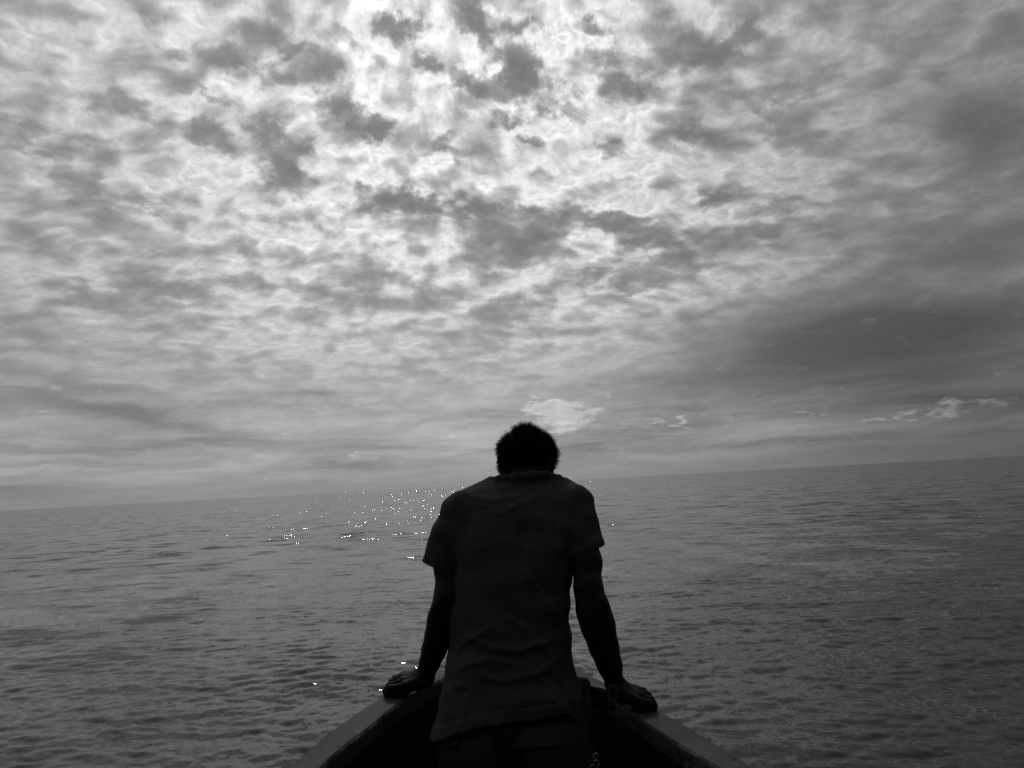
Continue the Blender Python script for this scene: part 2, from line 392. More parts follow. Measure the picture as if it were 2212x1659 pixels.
def loft(rows, name, mat, uv=False, close_v=False):
    """rows: list of arrays (NS,3) from one edge to the other"""
    A = np.stack(rows, 1); n, m = A.shape[:2]
    V = A.reshape(-1, 3); F = []
    for i in range(n - 1):
        for j in range(m if close_v else m - 1):
            j2 = (j + 1) % m
            F.append((i * m + j, (i + 1) * m + j, (i + 1) * m + j2, i * m + j2))
    o = mesh_obj(name, V, np.array(F), mat, boat)
    if uv:
        l = o.data.uv_layers.new(name='across')
        idx = np.empty(len(o.data.loops), np.int32); o.data.loops.foreach_get('vertex_index', idx)
        w = uv[0]; co = np.stack([_u[np.minimum(idx // m, NS - 1)], np.array(w)[idx % m]], 1)
        l.data.foreach_set('uv', co.astype(np.float32).ravel())
    return o
r3 = np.random.default_rng(3)
def wob(n, amp, sm):
    w = r3.normal(size=n + 60); k = np.hanning(sm); k /= k.sum()
    w = np.convolve(w, k, 'same')[30:30 + n]; return amp * w / w.std()
dz = np.array([0, 0, 1.0]); inn = (Ic - Oc); wd = np.linalg.norm(inn, axis=1, keepdims=True); inn = inn / wd
edgew = wob(NS, 0.0022, 7)[:, None]; crown = 0.0015
Iw = Ic + inn * edgew
rows = [Oc - inn * 0.004 - dz * 0.050, Oc - inn * 0.004 - dz * 0.008, Oc - inn * 0.001 - dz * 0.002, Oc + inn * 0.004]
ws = [0.02, 0.03, 0.04, 0.05]
for f in (0.2, 0.4, 0.6, 0.8):
    rows.append(Oc * (1 - f) + Iw * f + dz * (crown * 4 * f * (1 - f)) + dz * wob(NS, 0.0009, 11)[:, None]); ws.append(0.05 + 0.9 * f)
rows += [Iw - inn * 0.006, Iw - dz * 0.004, Iw + inn * 0.004 - dz * 0.012, Iw - inn * 0.002 - dz * 0.045, Iw - inn * 0.03 - dz * 0.05, Oc + inn * 0.02 - dz * 0.052]
ws += [0.95, 0.985, 0.90, 0.7, 0.6, 0.55]
gun = loft(rows, 'gunwale', gm, uv=(ws,), close_v=True); gun.data.set_sharp_from_angle(angle=R(32))
# plating outside, lining and floor inside
cy = np.clip(Oc[:, 1], None, 2.05)
def mid(f, z, src):
    tipw = np.clip((2.7 - src[:, 1]) / 1.2, 0.0, 1)
    cx = 0.02
    x = cx + (src[:, 0] - cx) * f
    y = src[:, 1] - np.clip(src[:, 1] - 1.0, 0, None) * (1 - f) * 0.75
    return np.stack([x, y, np.full(len(x), z)], 1)
zr = Oc[:, 2].mean()
outer = [Oc + inn * 0.015 - dz * 0.045, mid(0.96, 0.55, Oc), mid(0.86, 0.30, Oc), mid(0.72, 0.06, Oc), mid(0.45, -0.14, Oc), mid(0.02, -0.24, Oc)]
loft(outer, 'hull', hm)
inner = [Ic - inn * 0.006 - dz * 0.040, mid(0.95, 0.60, Ic), mid(0.84, 0.34, Ic), mid(0.70, 0.115, Ic), mid(0.0, 0.105, Ic)]
loft(inner, 'hull_lining', hm)
# stern board
sb = [mid(1, zr, Oc)[0], mid(0.96, 0.55, Oc)[0], mid(0.86, 0.30, Oc)[0], mid(0.72, 0.06, Oc)[0], mid(0.45, -0.14, Oc)[0], mid(0.45, -0.14, Oc)[-1], mid(0.72, 0.06, Oc)[-1], mid(0.86, 0.30, Oc)[-1], mid(0.96, 0.55, Oc)[-1], mid(1, zr, Oc)[-1]]
nb = len(sb); sv = [tuple(p) for p in sb] + [tuple(p + np.array([0, -0.03, 0])) for p in sb]
mesh_obj('stern_board', sv, [tuple(range(nb)), tuple(range(2 * nb - 1, nb - 1, -1))] + [(i, i + nb, (i + 1) % nb + nb, (i + 1) % nb) for i in range(nb)], hm, boat, False)

# a ribbed rubbing strip inside the bow, its torn end bound in frayed pale cord
def tube(path, rads, segs=10, close=True):
    V, F = [], []; n = len(path)
    prev = None
    for i, p in enumerate(path):
        p = Vector(p); t = (Vector(path[min(i + 1, n - 1)]) - Vector(path[max(i - 1, 0)])).normalized()
        a = prev if prev is not None else (Vector((0, 0, 1)) if abs(t.z) < .9 else Vector((1, 0, 0)))
        a = (a - t * a.dot(t)).normalized(); prev = a; c = t.cross(a)
        for k in range(segs):
            th = 2 * math.pi * k / segs
            V.append(p + (a * math.cos(th) + c * math.sin(th)) * rads[i])
    for i in range(n - 1):
        for k in range(segs):
            k2 = (k + 1) % segs; F.append((i * segs + k, i * segs + k2, (i + 1) * segs + k2, (i + 1) * segs + k))
    if close: F.append(tuple(range(segs - 1, -1, -1))); F.append(tuple(range((n - 1) * segs, n * segs)))
    return V, F
def join(parts):
    V, F = [], []
    for v, f in parts:
        o = len(V); V += v; F += [tuple(i + o for i in q) for q in f]
    return V, F
rubber = grey_mat('black_rubber', 0.020, 0.008, 60, 0.55, 0.3, 300, 0.3)
fray = grey_mat('frayed_cord', 0.13, 0.06, 300, 0.9, 0.3, 900, 0.1)
parts = []
for (y0, y1, y2, rr_) in ((1481, 1487, 1499, .011), (1496, 1501, 1512, .012), (1512, 1516, 1526, .012)):
    pth = [P(1180, y0 - 6, 1.98), P(1240, y0, 1.965), P(1275, y1, 1.95), P(1305, (y1 + y2) / 2, 1.925), P(1324, y2, 1.905)]
    pp, _ = resample(pth, 16); parts.append(tube([tuple(p) for p in pp], [rr_] * 16, 10))
V, F = join(parts); strip = mesh_obj('rubbing_strip', V, F, rubber, boat)
parts = []; rf = random.Random(4)
loop = [(1316, 1480), (1316, 1480), (1324, 1481), (1328, 1482), (1334, 1490), (1332, 1500), (1329, 1512), (1329, 1513), (1321, 1514), (1314, 1512), (1314, 1512), (1318, 1500), (1317, 1489), (1316, 1480)]
lp = [P(x, y, 1.885) for x, y in loop]; pp, _ = resample(lp, 50)
parts.append(tube([tuple(p + np.array([rf.uniform(-1, 1), rf.uniform(-1, 1), rf.uniform(-1, 1)]) * .0012) for p in pp], [rf.uniform(.0004, .0016) for _ in pp], 6))
for k in range(46):
    p = Vector(pp[rf.randrange(50)]); d = Vector((rf.uniform(-1, 1), rf.uniform(-1, .3), rf.uniform(-1, 1))).normalized() * rf.uniform(.004, .010)
    parts.append(tube([p, p + d * .5 + Vector((0, 0, rf.uniform(-.002, .002))), p + d], [.0008, .0006, .0003], 4))
V, F = join(parts); mesh_obj('frayed_binding', V, F, fray, strip)

# ------------------------------------------------------------------ distance-field modelling: shapes blended into ONE surface
def axis(lo, hi, h): return np.arange(lo, hi + h, h, dtype=np.float32)
class Field:
    def __init__(s, X, Y, Z):
        s.X, s.Y, s.Z = X, Y, Z; s.d = np.full((len(X), len(Y), len(Z)), 0.08, np.float32)
    def box(s, lo, hi):
        return tuple(slice(max(0, np.searchsorted(A, l) - 1), min(len(A), np.searchsorted(A, h) + 1)) for A, l, h in zip((s.X, s.Y, s.Z), lo, hi))
    def coords(s, b): return s.X[b[0]][:, None, None], s.Y[b[1]][None, :, None], s.Z[b[2]][None, None, :]
    def merge(s, b, v, k, op='add'):
        a = s.d[b]
        if a.size == 0: return
        if op == 'add':
            h = np.clip(0.5 + 0.5 * (a - v) / k, 0, 1) if k > 0 else (a > v).astype(np.float32)
            s.d[b] = a * (1 - h) + v * h - k * h * (1 - h)
        else:                                            # carve
            h = np.clip(0.5 - 0.5 * (a + v) / k, 0, 1) if k > 0 else (a < -v).astype(np.float32)
            s.d[b] = a * (1 - h) - v * h + k * h * (1 - h)
    def cone(s, a, c, ra, rb, k=0.01, op='add', flat=None):
        """round cone from a to c; flat=(direction, factor) squashes it along a direction"""
        a = np.array(a, np.float32); c = np.array(c, np.float32); pad = max(ra, rb) * (1.0 if flat is None else max(1, 1 / flat[1])) + k + 0.012
        b = s.box(np.minimum(a, c) - pad, np.maximum(a, c) + pad); x, y, z = s.coords(b)
        x = x - a[0]; y = y - a[1]; z = z - a[2]; u = c - a
        h = np.clip((x * u[0] + y * u[1] + z * u[2]) / max(float(u @ u), 1e-9), 0, 1)
        x = x - h * u[0]; y = y - h * u[1]; z = z - h * u[2]
        if flat is not None:
            n = np.array(flat[0], np.float32); n /= np.linalg.norm(n); q = x * n[0] + y * n[1] + z * n[2]
            dd = np.sqrt(np.maximum(x * x + y * y + z * z - q * q + (q / flat[1]) ** 2, 0))
        else: dd = np.sqrt(x * x + y * y + z * z)
        s.merge(b, dd - (ra + (rb - ra) * h), k, op)
    def ell(s, c, r, k=0.01, M=None, op='add'):
        c = np.array(c, np.float32); r = np.array(r, np.float32); pad = r.max() + k + 0.012
        b = s.box(c - pad, c + pad); x, y, z = s.coords(b); x = x - c[0]; y = y - c[1]; z = z - c[2]
        if M is not None: x, y, z = (M[0][0] * x + M[0][1] * y + M[0][2] * z, M[1][0] * x + M[1][1] * y + M[1][2] * z, M[2][0] * x + M[2][1] * y + M[2][2] * z)
        q = np.sqrt((x / r[0]) ** 2 + (y / r[1]) ** 2 + (z / r[2]) ** 2)
        g = np.sqrt((x / r[0] ** 2) ** 2 + (y / r[1] ** 2) ** 2 + (z / r[2] ** 2) ** 2) + 1e-6
        s.merge(b, (q * (q - 1) / g).astype(np.float32), k, op)
def surface_net(f):
    d = f.d; d[0] = d[-1] = 0.05; d[:, 0] = d[:, -1] = 0.05; d[:, :, 0] = d[:, :, -1] = 0.05
    ins = d < 0
    s8 = np.zeros(tuple(n - 1 for n in d.shape), np.uint8)
    for i in (0, 1):
        for j in (0, 1):
            for k in (0, 1):
                s8 += ins[i:d.shape[0] - 1 + i, j:d.shape[1] - 1 + j, k:d.shape[2] - 1 + k]
    act = (s8 > 0) & (s8 < 8); I, J, K = np.nonzero(act)
    idx = np.full(act.shape, -1, np.int32); idx[I, J, K] = np.arange(len(I))
    acc = np.zeros((len(I), 3)); cnt = np.zeros(len(I))
    co = [f.X, f.Y, f.Z]
    for ax in range(3):
        o = [a for a in range(3) if a != ax]
        for p in (0, 1):
            for q in (0, 1):
                a0 = [I, J, K]; a0[o[0]] = a0[o[0]] + p; a0[o[1]] = a0[o[1]] + q
                a1 = list(a0); a1[ax] = a1[ax] + 1
                v0 = d[tuple(a0)]; v1 = d[tuple(a1)]; m = (v0 < 0) != (v1 < 0)
                t = np.where(m, v0 / np.where(m, v0 - v1, 1), 0)
                pt = [None] * 3
                for k in range(3): pt[k] = co[k][a0[k]].astype(float)
                pt[ax] = pt[ax] + t * (co[ax][a1[ax]] - co[ax][a0[ax]])
                for k in range(3): acc[:, k] += np.where(m, pt[k], 0)
                cnt += m
    V = acc / cnt[:, None]; Fs = []
    for ax in range(3):
        o = [a for a in range(3) if a != ax]
        sl0 = [slice(None)] * 3; sl1 = [slice(None)] * 3; sl0[ax] = slice(0, -1); sl1[ax] = slice(1, None)
        A, B = ins[tuple(sl0)], ins[tuple(sl1)]
        C_ = list(np.nonzero(A != B)); flip = A[tuple(C_)]
        ok = (C_[o[0]] > 0) & (C_[o[1]] > 0) & (C_[o[0]] < d.shape[o[0]] - 1) & (C_[o[1]] < d.shape[o[1]] - 1)
        C_ = [c[ok] for c in C_]; flip = flip[ok]
        q = []
        for (p, r_) in ((1, 1), (0, 1), (0, 0), (1, 0)):
            c = list(C_); c[o[0]] = c[o[0]] - p; c[o[1]] = c[o[1]] - r_; q.append(idx[tuple(c)])
        q = np.stack(q, 1)
        if ax == 1: flip = ~flip
        q = np.where(flip[:, None], q[:, ::-1], q) 
        Fs.append(q)
    F = np.concatenate(Fs)
    e = np.concatenate([F[:, [0, 1]], F[:, [1, 2]], F[:, [2, 3]], F[:, [3, 0]]])
    V0 = V                                               # two light smoothing passes
    for lam in (0.5, 0.35):
        sm = np.zeros_like(V); n = np.zeros(len(V))
        np.add.at(sm, e[:, 0], V[e[:, 1]]); np.add.at(n, e[:, 0], 1); np.add.at(sm, e[:, 1], V[e[:, 0]]); np.add.at(n, e[:, 1], 1)
        V = V * (1 - lam) + sm / n[:, None] * lam
    return V, F

# ------------------------------------------------------------------ the man
skin = grey_mat('dark_skin', 0.012, 0.004, 30, 0.62, 0.35, 220, 0.14)
cloth = grey_mat('faded_dark_cotton', 0.050, 0.020, 22, 0.92, 0.5, 900, 0.08, (1, 1, 3), 0.0)
drill = grey_mat('dark_canvas', 0.036, 0.008, 26, 0.9, 0.5, 900, 0.1)
hairm = grey_mat('black_curly_hair', 0.012, 0.004, 90, 0.85, 0, 0, 0.04)
FLOOR = 0.107

X = axis(-0.50, 0.50, 0.0031)
Y = axis(1.50, 2.50, 0.0034)
Z = np.concatenate([axis(0.06, 0.70, 0.009), axis(0.706, 1.78, 0.0031)])
B = Field(X, Y, Z)
pel = P(1108, 1610, 1.80); wai = P(1105, 1440, 1.87); che = P(1120, 1230, 1.98); upc = P(1128, 1130, 2.04); nb_ = P(1140, 1062, 2.09)
sL, sR = P(992, 1112, 2.03), P(1246, 1100, 2.02)
fw_ = Vector((0, 0.035, 0))
B.ell(pel + fw_ * .5, (0.15, 0.085, 0.12), 0.04); B.ell(wai + fw_ * 1.4, (0.12, 0.065, 0.14), 0.04); B.ell(che + fw_, (0.125, 0.075, 0.16), 0.04); B.ell(upc + fw_ * 1.2, (0.13, 0.065, 0.075), 0.04)
B.cone(pel + fw_, che + fw_, 0.07, 0.07, 0.04)
B.cone(upc + fw_, sL, 0.045, 0.043, 0.02); B.cone(upc + fw_, sR, 0.045, 0.043, 0.02); B.cone(upc + fw_ * 1.5, nb_, 0.055, 0.058, 0.03)
hd = P(1139, 1006, 2.19)                                   # middle of the skull
B.cone(nb_, hd + Vector((0, -0.005, -0.02)), 0.064, 0.058, 0.03)
# head frame: turned to the right, bowed
yaw, pit = R(37), R(18)
F_ = Vector((math.sin(yaw) * math.cos(pit), math.cos(yaw) * math.cos(pit), -math.sin(pit)))
Rr = Vector((math.cos(yaw), -math.sin(yaw), 0)); Rr = (Rr - Vector((0, 0, 0.06))).normalized()
F_ = (F_ - Rr * F_.dot(Rr)).normalized(); U_ = Rr.cross(F_)
HM = [tuple(Rr), tuple(F_), tuple(U_)]
def H(r_, f_, u_): return hd + Rr * r_ + F_ * f_ + U_ * u_
B.ell(H(0, -0.005, 0.022), (0.076, 0.096, 0.082), 0.02, HM)          # cranium
B.ell(H(0, 0.035, -0.035), (0.066, 0.064, 0.078), 0.03, HM)          # face
B.cone(H(0, 0.05, -0.085), H(0, 0.075, -0.10), 0.036, 0.024, 0.02)   # chin
for s_ in (-1, 1):
    B.cone(H(0.058 * s_, -0.005, -0.045), H(0.024 * s_, 0.065, -0.098), 0.022, 0.02, 0.02)    # jaw
    B.cone(H(0.056 * s_, 0.050, -0.028), H(0.034 * s_, 0.082, -0.035), 0.019, 0.014, 0.015)   # cheekbone
    B.ell(H(0.031 * s_, 0.094, 0.000), (0.017, 0.012, 0.011), 0.008, HM, 'carve')             # eye socket
    B.ell(H(0.031 * s_, 0.083, 0.000), (0.013, 0.013, 0.012), 0.002, HM)                      # eyeball
    B.cone(H(0.014 * s_, 0.094, 0.018), H(0.048 * s_, 0.080, 0.019), 0.008, 0.006, 0.008)     # brow
    B.ell(H(0.015 * s_, 0.103, -0.038), (0.011, 0.012, 0.010), 0.006, HM)                     # nostril wing
    # ear: rim, lobe, hollow
    e0 = 0.078 * s_
    ring = [(0.004, -0.030), (-0.004, -0.012), (-0.014, 0.008), (-0.012, 0.026), (0.000, 0.032), (0.010, 0.022)]
    for (a0, b0), (a1, b1) in zip(ring[:-1], ring[1:]):
        B.cone(H(e0 * 1.06 + 0.010 * s_ * (1 if a0 < 0 else .3), a0 - 0.004, b0 - 0.010), H(e0 * 1.06 + 0.010 * s_ * (1 if a1 < 0 else .3), a1 - 0.004, b1 - 0.010), 0.0052, 0.0050, 0.003)
    B.ell(H(e0, -0.002, -0.008), (0.006, 0.013, 0.026), 0.006, HM); B.ell(H(e0 * 1.03, 0.004, -0.040), (0.006, 0.008, 0.010), 0.005, HM)
B.cone(H(0, 0.088, 0.008), H(0, 0.118, -0.034), 0.009, 0.013, 0.01)  # nose
B.cone(H(-0.02, 0.090, -0.062), H(0.02, 0.090, -0.062), 0.009, 0.009, 0.006); B.cone(H(-0.017, 0.090, -0.077), H(0.017, 0.090, -0.077), 0.010, 0.010, 0.006)  # lips
# arms
def arm(S, pts, rad):
    pts = [P(*p) for p in pts]; pts = [S] + pts
    for i in range(len(pts) - 1): B.cone(pts[i], pts[i + 1], rad[i], rad[i + 1], 0.022)
    return pts[-1]
wL = arm(sL, [(970, 1221, 1.96), (968, 1290, 1.925), (958, 1336, 1.93), (949, 1372, 1.95), (937, 1405, 1.975), (928, 1432, 1.995), (918, 1460, 2.02)], [0.046, 0.039, 0.035, 0.038, 0.036, 0.030, 0.025, 0.0235])
wR = arm(sR, [(1267, 1215, 1.93), (1271, 1271, 1.89), (1281, 1318, 1.88), (1292, 1353, 1.885), (1304, 1396, 1.90), (1316, 1434, 1.91), (1330, 1482, 1.935)], [0.046, 0.039, 0.0355, 0.041, 0.0415, 0.036, 0.0295, 0.0245])
B.cone(P(1297, 1300, 1.86), P(1306, 1345, 1.865), 0.014, 0.016, 0.02)   # outer elbow muscle
B.cone(P(943, 1312, 1.90), P(938, 1352, 1.915), 0.012, 0.016, 0.02)
def hand(W, mcp, pip, dip, tip, thumb):
    mcp, pip, dip, tip, thumb = [[P(*q) for q in l] for l in (mcp, pip, dip, tip, thumb)]
    heel = W * 0.65 + (mcp[0] * 0.5 + mcp[3] * 0.5) * 0.35
    for k, m in enumerate(mcp):
        a = W + (m - (mcp[1] + mcp[2]) * 0.5) * 0.45
        B.cone(a, m, 0.0175, 0.0108, 0.010)
        low = Vector((0, 0, -0.012)); B.cone(a + low * .6, m + low, 0.017, 0.0095, 0.014)
    for k in range(4):
        r = (0.0082, 0.0090, 0.0094, 0.0092)[k]
        B.cone(mcp[k], mcp[k] + Vector((0, 0, 0.001)), r * 1.22, r * 1.22, 0.006)
        B.cone(mcp[k], pip[k], r * 1.08, r, 0.004); B.cone(pip[k], pip[k], r * 1.10, r * 1.1, 0.003)
        B.cone(pip[k], dip[k], r * 0.98, r * .92, 0.003); B.cone(dip[k], tip[k], r * .92, r * .82, 0.003)
    mm = (mcp[0] + mcp[3]) * .5 * .45 + (pip[0] + pip[3]) * .5 * .55
    B.cone(heel + Vector((0, 0, -.014)), mm + Vector((0, 0, -.020)), 0.020, 0.013, 0.008); B.cone(mcp[0] + Vector((0, 0, -.018)), pip[0] + Vector((.006 if pip[0].x < 0 else -.006, 0, -.016)), 0.012, 0.009, 0.006)
    B.cone(heel, thumb[0], 0.020, 0.0135, 0.012); B.cone(thumb[0], thumb[1], 0.0125, 0.0105, 0.006); B.cone(thumb[1], thumb[2], 0.0105, 0.009, 0.003)
    B.cone(W, heel + Vector((0, -0.006, -0.012)), 0.026, 0.018, 0.014)
hand(wL, [(874, 1481, 1.985), (870, 1472, 2.008), (869, 1464, 2.031), (873, 1459, 2.054)],
     [(842, 1486, 1.985), (841, 1481, 2.008), (846, 1474, 2.031), (853, 1466, 2.054)],
     [(835, 1496, 1.985), (833, 1492, 2.008), (838, 1486, 2.031), (846, 1478, 2.050)],
     [(836, 1510, 1.988), (834, 1508, 2.010), (839, 1502, 2.031), (847, 1494, 2.048)],
     [(918, 1476, 2.060), (925, 1473, 2.095), (928, 1468, 2.120)])
hand(wR, [(1375, 1512, 1.895), (1380, 1503, 1.918), (1379, 1494, 1.941), (1373, 1489, 1.964)],
     [(1405, 1518, 1.895), (1407, 1512, 1.918), (1400, 1502, 1.941), (1391, 1493, 1.964)],
     [(1413, 1526, 1.895), (1414, 1523, 1.918), (1408, 1514, 1.941), (1399, 1504, 1.960)],
     [(1414, 1540, 1.898), (1415, 1538, 1.920), (1409, 1530, 1.941), (1400, 1520, 1.958)],
     [(1338, 1508, 1.965), (1330, 1502, 2.000), (1327, 1497, 2.025)])
# legs and feet
hipL, hipR = pel + Vector((-0.085, 0.05, -0.06)), pel + Vector((0.085, 0.05, -0.06))
for hp, sx in ((hipL, -1), (hipR, 1)):
    kn = Vector((hp.x + 0.01 * sx, 1.86, 0.50)); an = Vector((hp.x + 0.03 * sx, 1.76, FLOOR + 0.085))
    B.cone(hp, kn, 0.072, 0.052, 0.03); B.cone(kn, kn * .6 + an * .4 + Vector((0, -0.02, 0)), 0.050, 0.050, 0.02); B.cone(kn * .6 + an * .4 + Vector((0, -0.02, 0)), an, 0.048, 0.034, 0.02)
    B.cone(an + Vector((0, -0.02, -0.045)), an + Vector((0.02 * sx, 0.15, -0.055)), 0.034, 0.028, 0.02)
    for k in range(5): B.cone(an + Vector(((0.045 - 0.017 * k) * sx * -1 + 0.02 * sx, 0.15, -0.062)), an + Vector(((0.045 - 0.017 * k) * sx * -1 + 0.025 * sx, 0.195 - 0.007 * k, -0.068)), 0.012, 0.010 - 0.0008 * k, 0.006)
V, F = surface_net(B)
person = mesh_obj('person', V, F, skin)
tag(person, 'man seen from behind in a dark t-shirt, head bowed, leaning on the gunwales', 'person')
del B

# --- T-shirt: a loft through its outlines, sleeves, hem, and folds raised where the cloth bunches
def depth_at(py): return np.interp(py, [1020, 1060, 1130, 1230, 1330, 1450, 1600, 1700], [2.08, 2.05, 2.02, 1.97, 1.91, 1.86, 1.79, 1.78])
def edge(pts): # photo outline -> (z, x)
    q = sorted([(P(x, y, depth_at(y)).z, P(x, y, depth_at(y)).x) for x, y in pts]); return np.array(q).T
zl, xl = edge([(1070, 1018), (1062, 1029), (1045, 1038), (1022, 1045), (995, 1055), (975, 1070), (965, 1090), (962, 1110), (964, 1160), (970, 1230), (969, 1300), (965, 1360), (961, 1430), (952, 1490), (941, 1545), (927, 1590), (922, 1640)])
zr_, xr = edge([(1200, 1018), (1228, 1034), (1262, 1049), (1272, 1085), (1266, 1120), (1254, 1170), (1240, 1225), (1229, 1290), (1231, 1340), (1238, 1400), (1246, 1445), (1258, 1490), (1266, 1550), (1272, 1600), (1276, 1640)])
X = axis(-0.32, 0.36, 0.0034); Y = axis(1.60, 2.28, 0.0036); Z = axis(0.70, 1.66, 0.0034)
Sf = Field(X, Y, Z)
x, y, z = Sf.coords((slice(None),) * 3)
def pz(py): return P(1110, py, depth_at(py)).z
rows_ = [1018, 1045, 1075, 1120, 1200, 1300, 1400, 1500, 1600, 1660]
zz = np.array([pz(r_) for r_ in rows_])[::-1]
yc = np.array([2.115, 2.10, 2.075, 2.045, 2.00, 1.955, 1.915, 1.875, 1.835, 1.83])[::-1]
hb = np.array([0.045, 0.075, 0.100, 0.118, 0.125, 0.122, 0.118, 0.122, 0.128, 0.128])[::-1]
zv = Z.astype(float)
XL = np.interp(zv, zl, xl); XR = np.interp(zv, zr_, xr); YC = np.interp(zv, zz, yc); HB = np.interp(zv, zz, hb)
ker = np.hanning(17); ker /= ker.sum()
def sm(a): return np.convolve(np.pad(a, 8, 'edge'), ker, 'valid')
XL, XR, YC, HB = map(sm, (XL, XR, YC, HB))
XC = ((XL + XR) / 2)[None, None, :].astype(np.float32); A_ = ((XR - XL) / 2)[None, None, :].astype(np.float32)
YC_ = YC[None, None, :].astype(np.float32); HB_ = HB[None, None, :].astype(np.float32)
ux = (x - XC) / A_; uy = (y - YC_) / HB_
p_ = 2.4
q = (np.abs(ux) ** p_ + np.abs(uy) ** p_ + 1e-9) ** (1 / p_)
d = (q - 1) * np.minimum(A_, HB_) * (0.55 + 0.45 * np.abs(ux) / (np.abs(ux) + np.abs(uy) + 1e-6) * (A_ / np.minimum(A_, HB_)) + 0.0)
del q, ux, uy
# shoulder blades and spine hollow
def pj(px, py): w = P(px, py, depth_at(py)); return w.x, w.z
def folds(lst):
    w = np.zeros((len(X), len(Z)), np.float32); gx, gz = X[:, None].astype(np.float32), Z[None, :].astype(np.float32)
    for pts, wid, amp in lst:
        c = [pj(*p) for p in pts]; m = np.full(w.shape, 9.0, np.float32); n_ = len(c) - 1
        for i in range(n_):
            ax_, az_ = c[i]; bx_, bz_ = c[i + 1]; ux_, uz_ = bx_ - ax_, bz_ - az_
            h = np.clip(((gx - ax_) * ux_ + (gz - az_) * uz_) / (ux_ ** 2 + uz_ ** 2), 0, 1)
            side_ = np.sign((gx - ax_) * uz_ - (gz - az_) * ux_)
            dd = np.hypot(gx - ax_ - h * ux_, gz - az_ - h * uz_)
            tp = (i + h) / n_; taper = np.clip(4 * tp * (1 - tp) + 0.12, 0, 1)
            dd = dd + (1 - taper) * wid * 1.6
            m = np.minimum(m, dd)
        w += amp * 0.68 * np.exp(-(m / (wid * 0.8)) ** 2)
    return w
FO = [
 ([(1063, 1040), (1100, 1052), (1140, 1040), (1165, 1024)], .010, .0045), ([(1000, 1062), (1060, 1080), (1110, 1072), (1160, 1045)], .011, .006),
 ([(1010, 1080), (1080, 1100), (1150, 1075), (1190, 1050)], .012, .004), ([(985, 1075), (1020, 1060), (1050, 1048)], .008, .004), ([(1040, 1110), (1090, 1105), (1130, 1085)], .010, .003),
 ([(985, 1420), (1000, 1378), (1040, 1355), (1065, 1335)], .010, .007), ([(980, 1330), (1010, 1362), (1060, 1383), (1120, 1388), (1180, 1372), (1225, 1370)], .012, .008),
 ([(1000, 1250), (990, 1300), (985, 1350)], .008, .004), ([(1120, 1200), (1170, 1280), (1215, 1345), (1236, 1380)], .011, .007), ([(1060, 1300), (1130, 1340), (1190, 1400), (1240, 1440)], .012, .005),
 ([(975, 1450), (1010, 1420), (1060, 1405), (1110, 1415)], .010, .006), ([(1020, 1440), (1090, 1450), (1160, 1435), (1215, 1405)], .012, .006), ([(1180, 1410), (1220, 1470), (1245, 1530)], .011, .007),
 ([(968, 1240), (975, 1300), (970, 1360)], .007, .004), ([(960, 1500), (985, 1470), (1040, 1462)], .010, .004), ([(1140, 1470), (1200, 1490), (1235, 1540)], .012, .005), ([(1000, 1560), (1010, 1500), (1030, 1460)], .012, .004),
 ([(1200, 1190), (1235, 1260), (1240, 1320)], .009, .004), ([(1090, 1180), (1130, 1260), (1170, 1320)], .014, .003), ([(1175, 1540), (1190, 1480), (1180, 1440)], .012, .003),
 ([(1050, 1545), (1060, 1510), (1050, 1480)], .010, .003), ([(1130, 1110), (1126, 1180), (1120, 1260)], .018, -.006), ([(1035, 1120), (1030, 1170), (1050, 1210)], .030, .007), ([(1205, 1110), (1212, 1160), (1195, 1205)], .030, .007)]
fw = folds(FO)[:, None, :]
backw = np.clip((YC_ - y) / 0.05 + 0.6, 0, 1)
d -= fw * backw
r4 = np.random.default_rng(8)
lo = np.zeros((len(X), 1, len(Z)), np.float32)
for _ in range(14):
    kx, kz = r4.normal(0, 22), r4.normal(0, 38); lo += np.sin(X[:, None, None] * kx + Z[None, None, :] * kz + r4.uniform(0, 6.3)) * 0.0007
d -= lo
Sf.d = d.astype(np.float32); del d
# sleeves: flared tubes cut off at the cuff
def sleeve(S, pts, rads, cutp, cutn):
    pts = [S] + [P(*p) for p in pts]
    G = Field(X, Y, Z)
    for i in range(len(pts) - 1): G.cone(pts[i], pts[i + 1], rads[i], rads[i + 1], 0.02, flat=((0.35, 1, 0), 1.12))
    cn = np.array(cutn, np.float32); cn /= np.linalg.norm(cn)
    pl = (x - cutp.x) * cn[0] + (y - cutp.y) * cn[1] + (z - cutp.z) * cn[2]
    wr = 0.0018 * np.sin((x * 40 + z * 95)) + 0.0012 * np.sin(x * 90 - z * 60 + 2)
    o = np.maximum(G.d - wr, pl)
    inner = np.maximum(G.d + 0.0062, -(pl + 0.03))       # hollow near the cuff
    return np.maximum(o, -inner)
cL = P(930, 1218, 1.985); cR = P(1283, 1184, 1.955)
def cutdir(a, b_): e = b_ - a; return (e.z, 0.0, -e.x)
dL = sleeve(P(996, 1106, 2.03), [(969, 1165, 2.0), (952, 1222, 1.985), (944, 1275, 1.98)], [0.060, 0.0505, 0.0495, 0.049], cL, cutdir(P(914, 1213, 1.98), P(944, 1223, 1.98)))
dR = sleeve(P(1241, 1090, 2.02), [(1254, 1145, 1.985), (1269, 1190, 1.955), (1280, 1250, 1.95)], [0.0575, 0.052, 0.0465, 0.046], cR, cutdir(P(1262, 1192, 1.95), P(1305, 1179, 1.95)))
for dd in (dL, dR):
    k = 0.022; a = Sf.d; h = np.clip(0.5 + 0.5 * (a - dd) / k, 0, 1); Sf.d = (a * (1 - h) + dd * h - k * h * (1 - h)).astype(np.float32)
del dL, dR
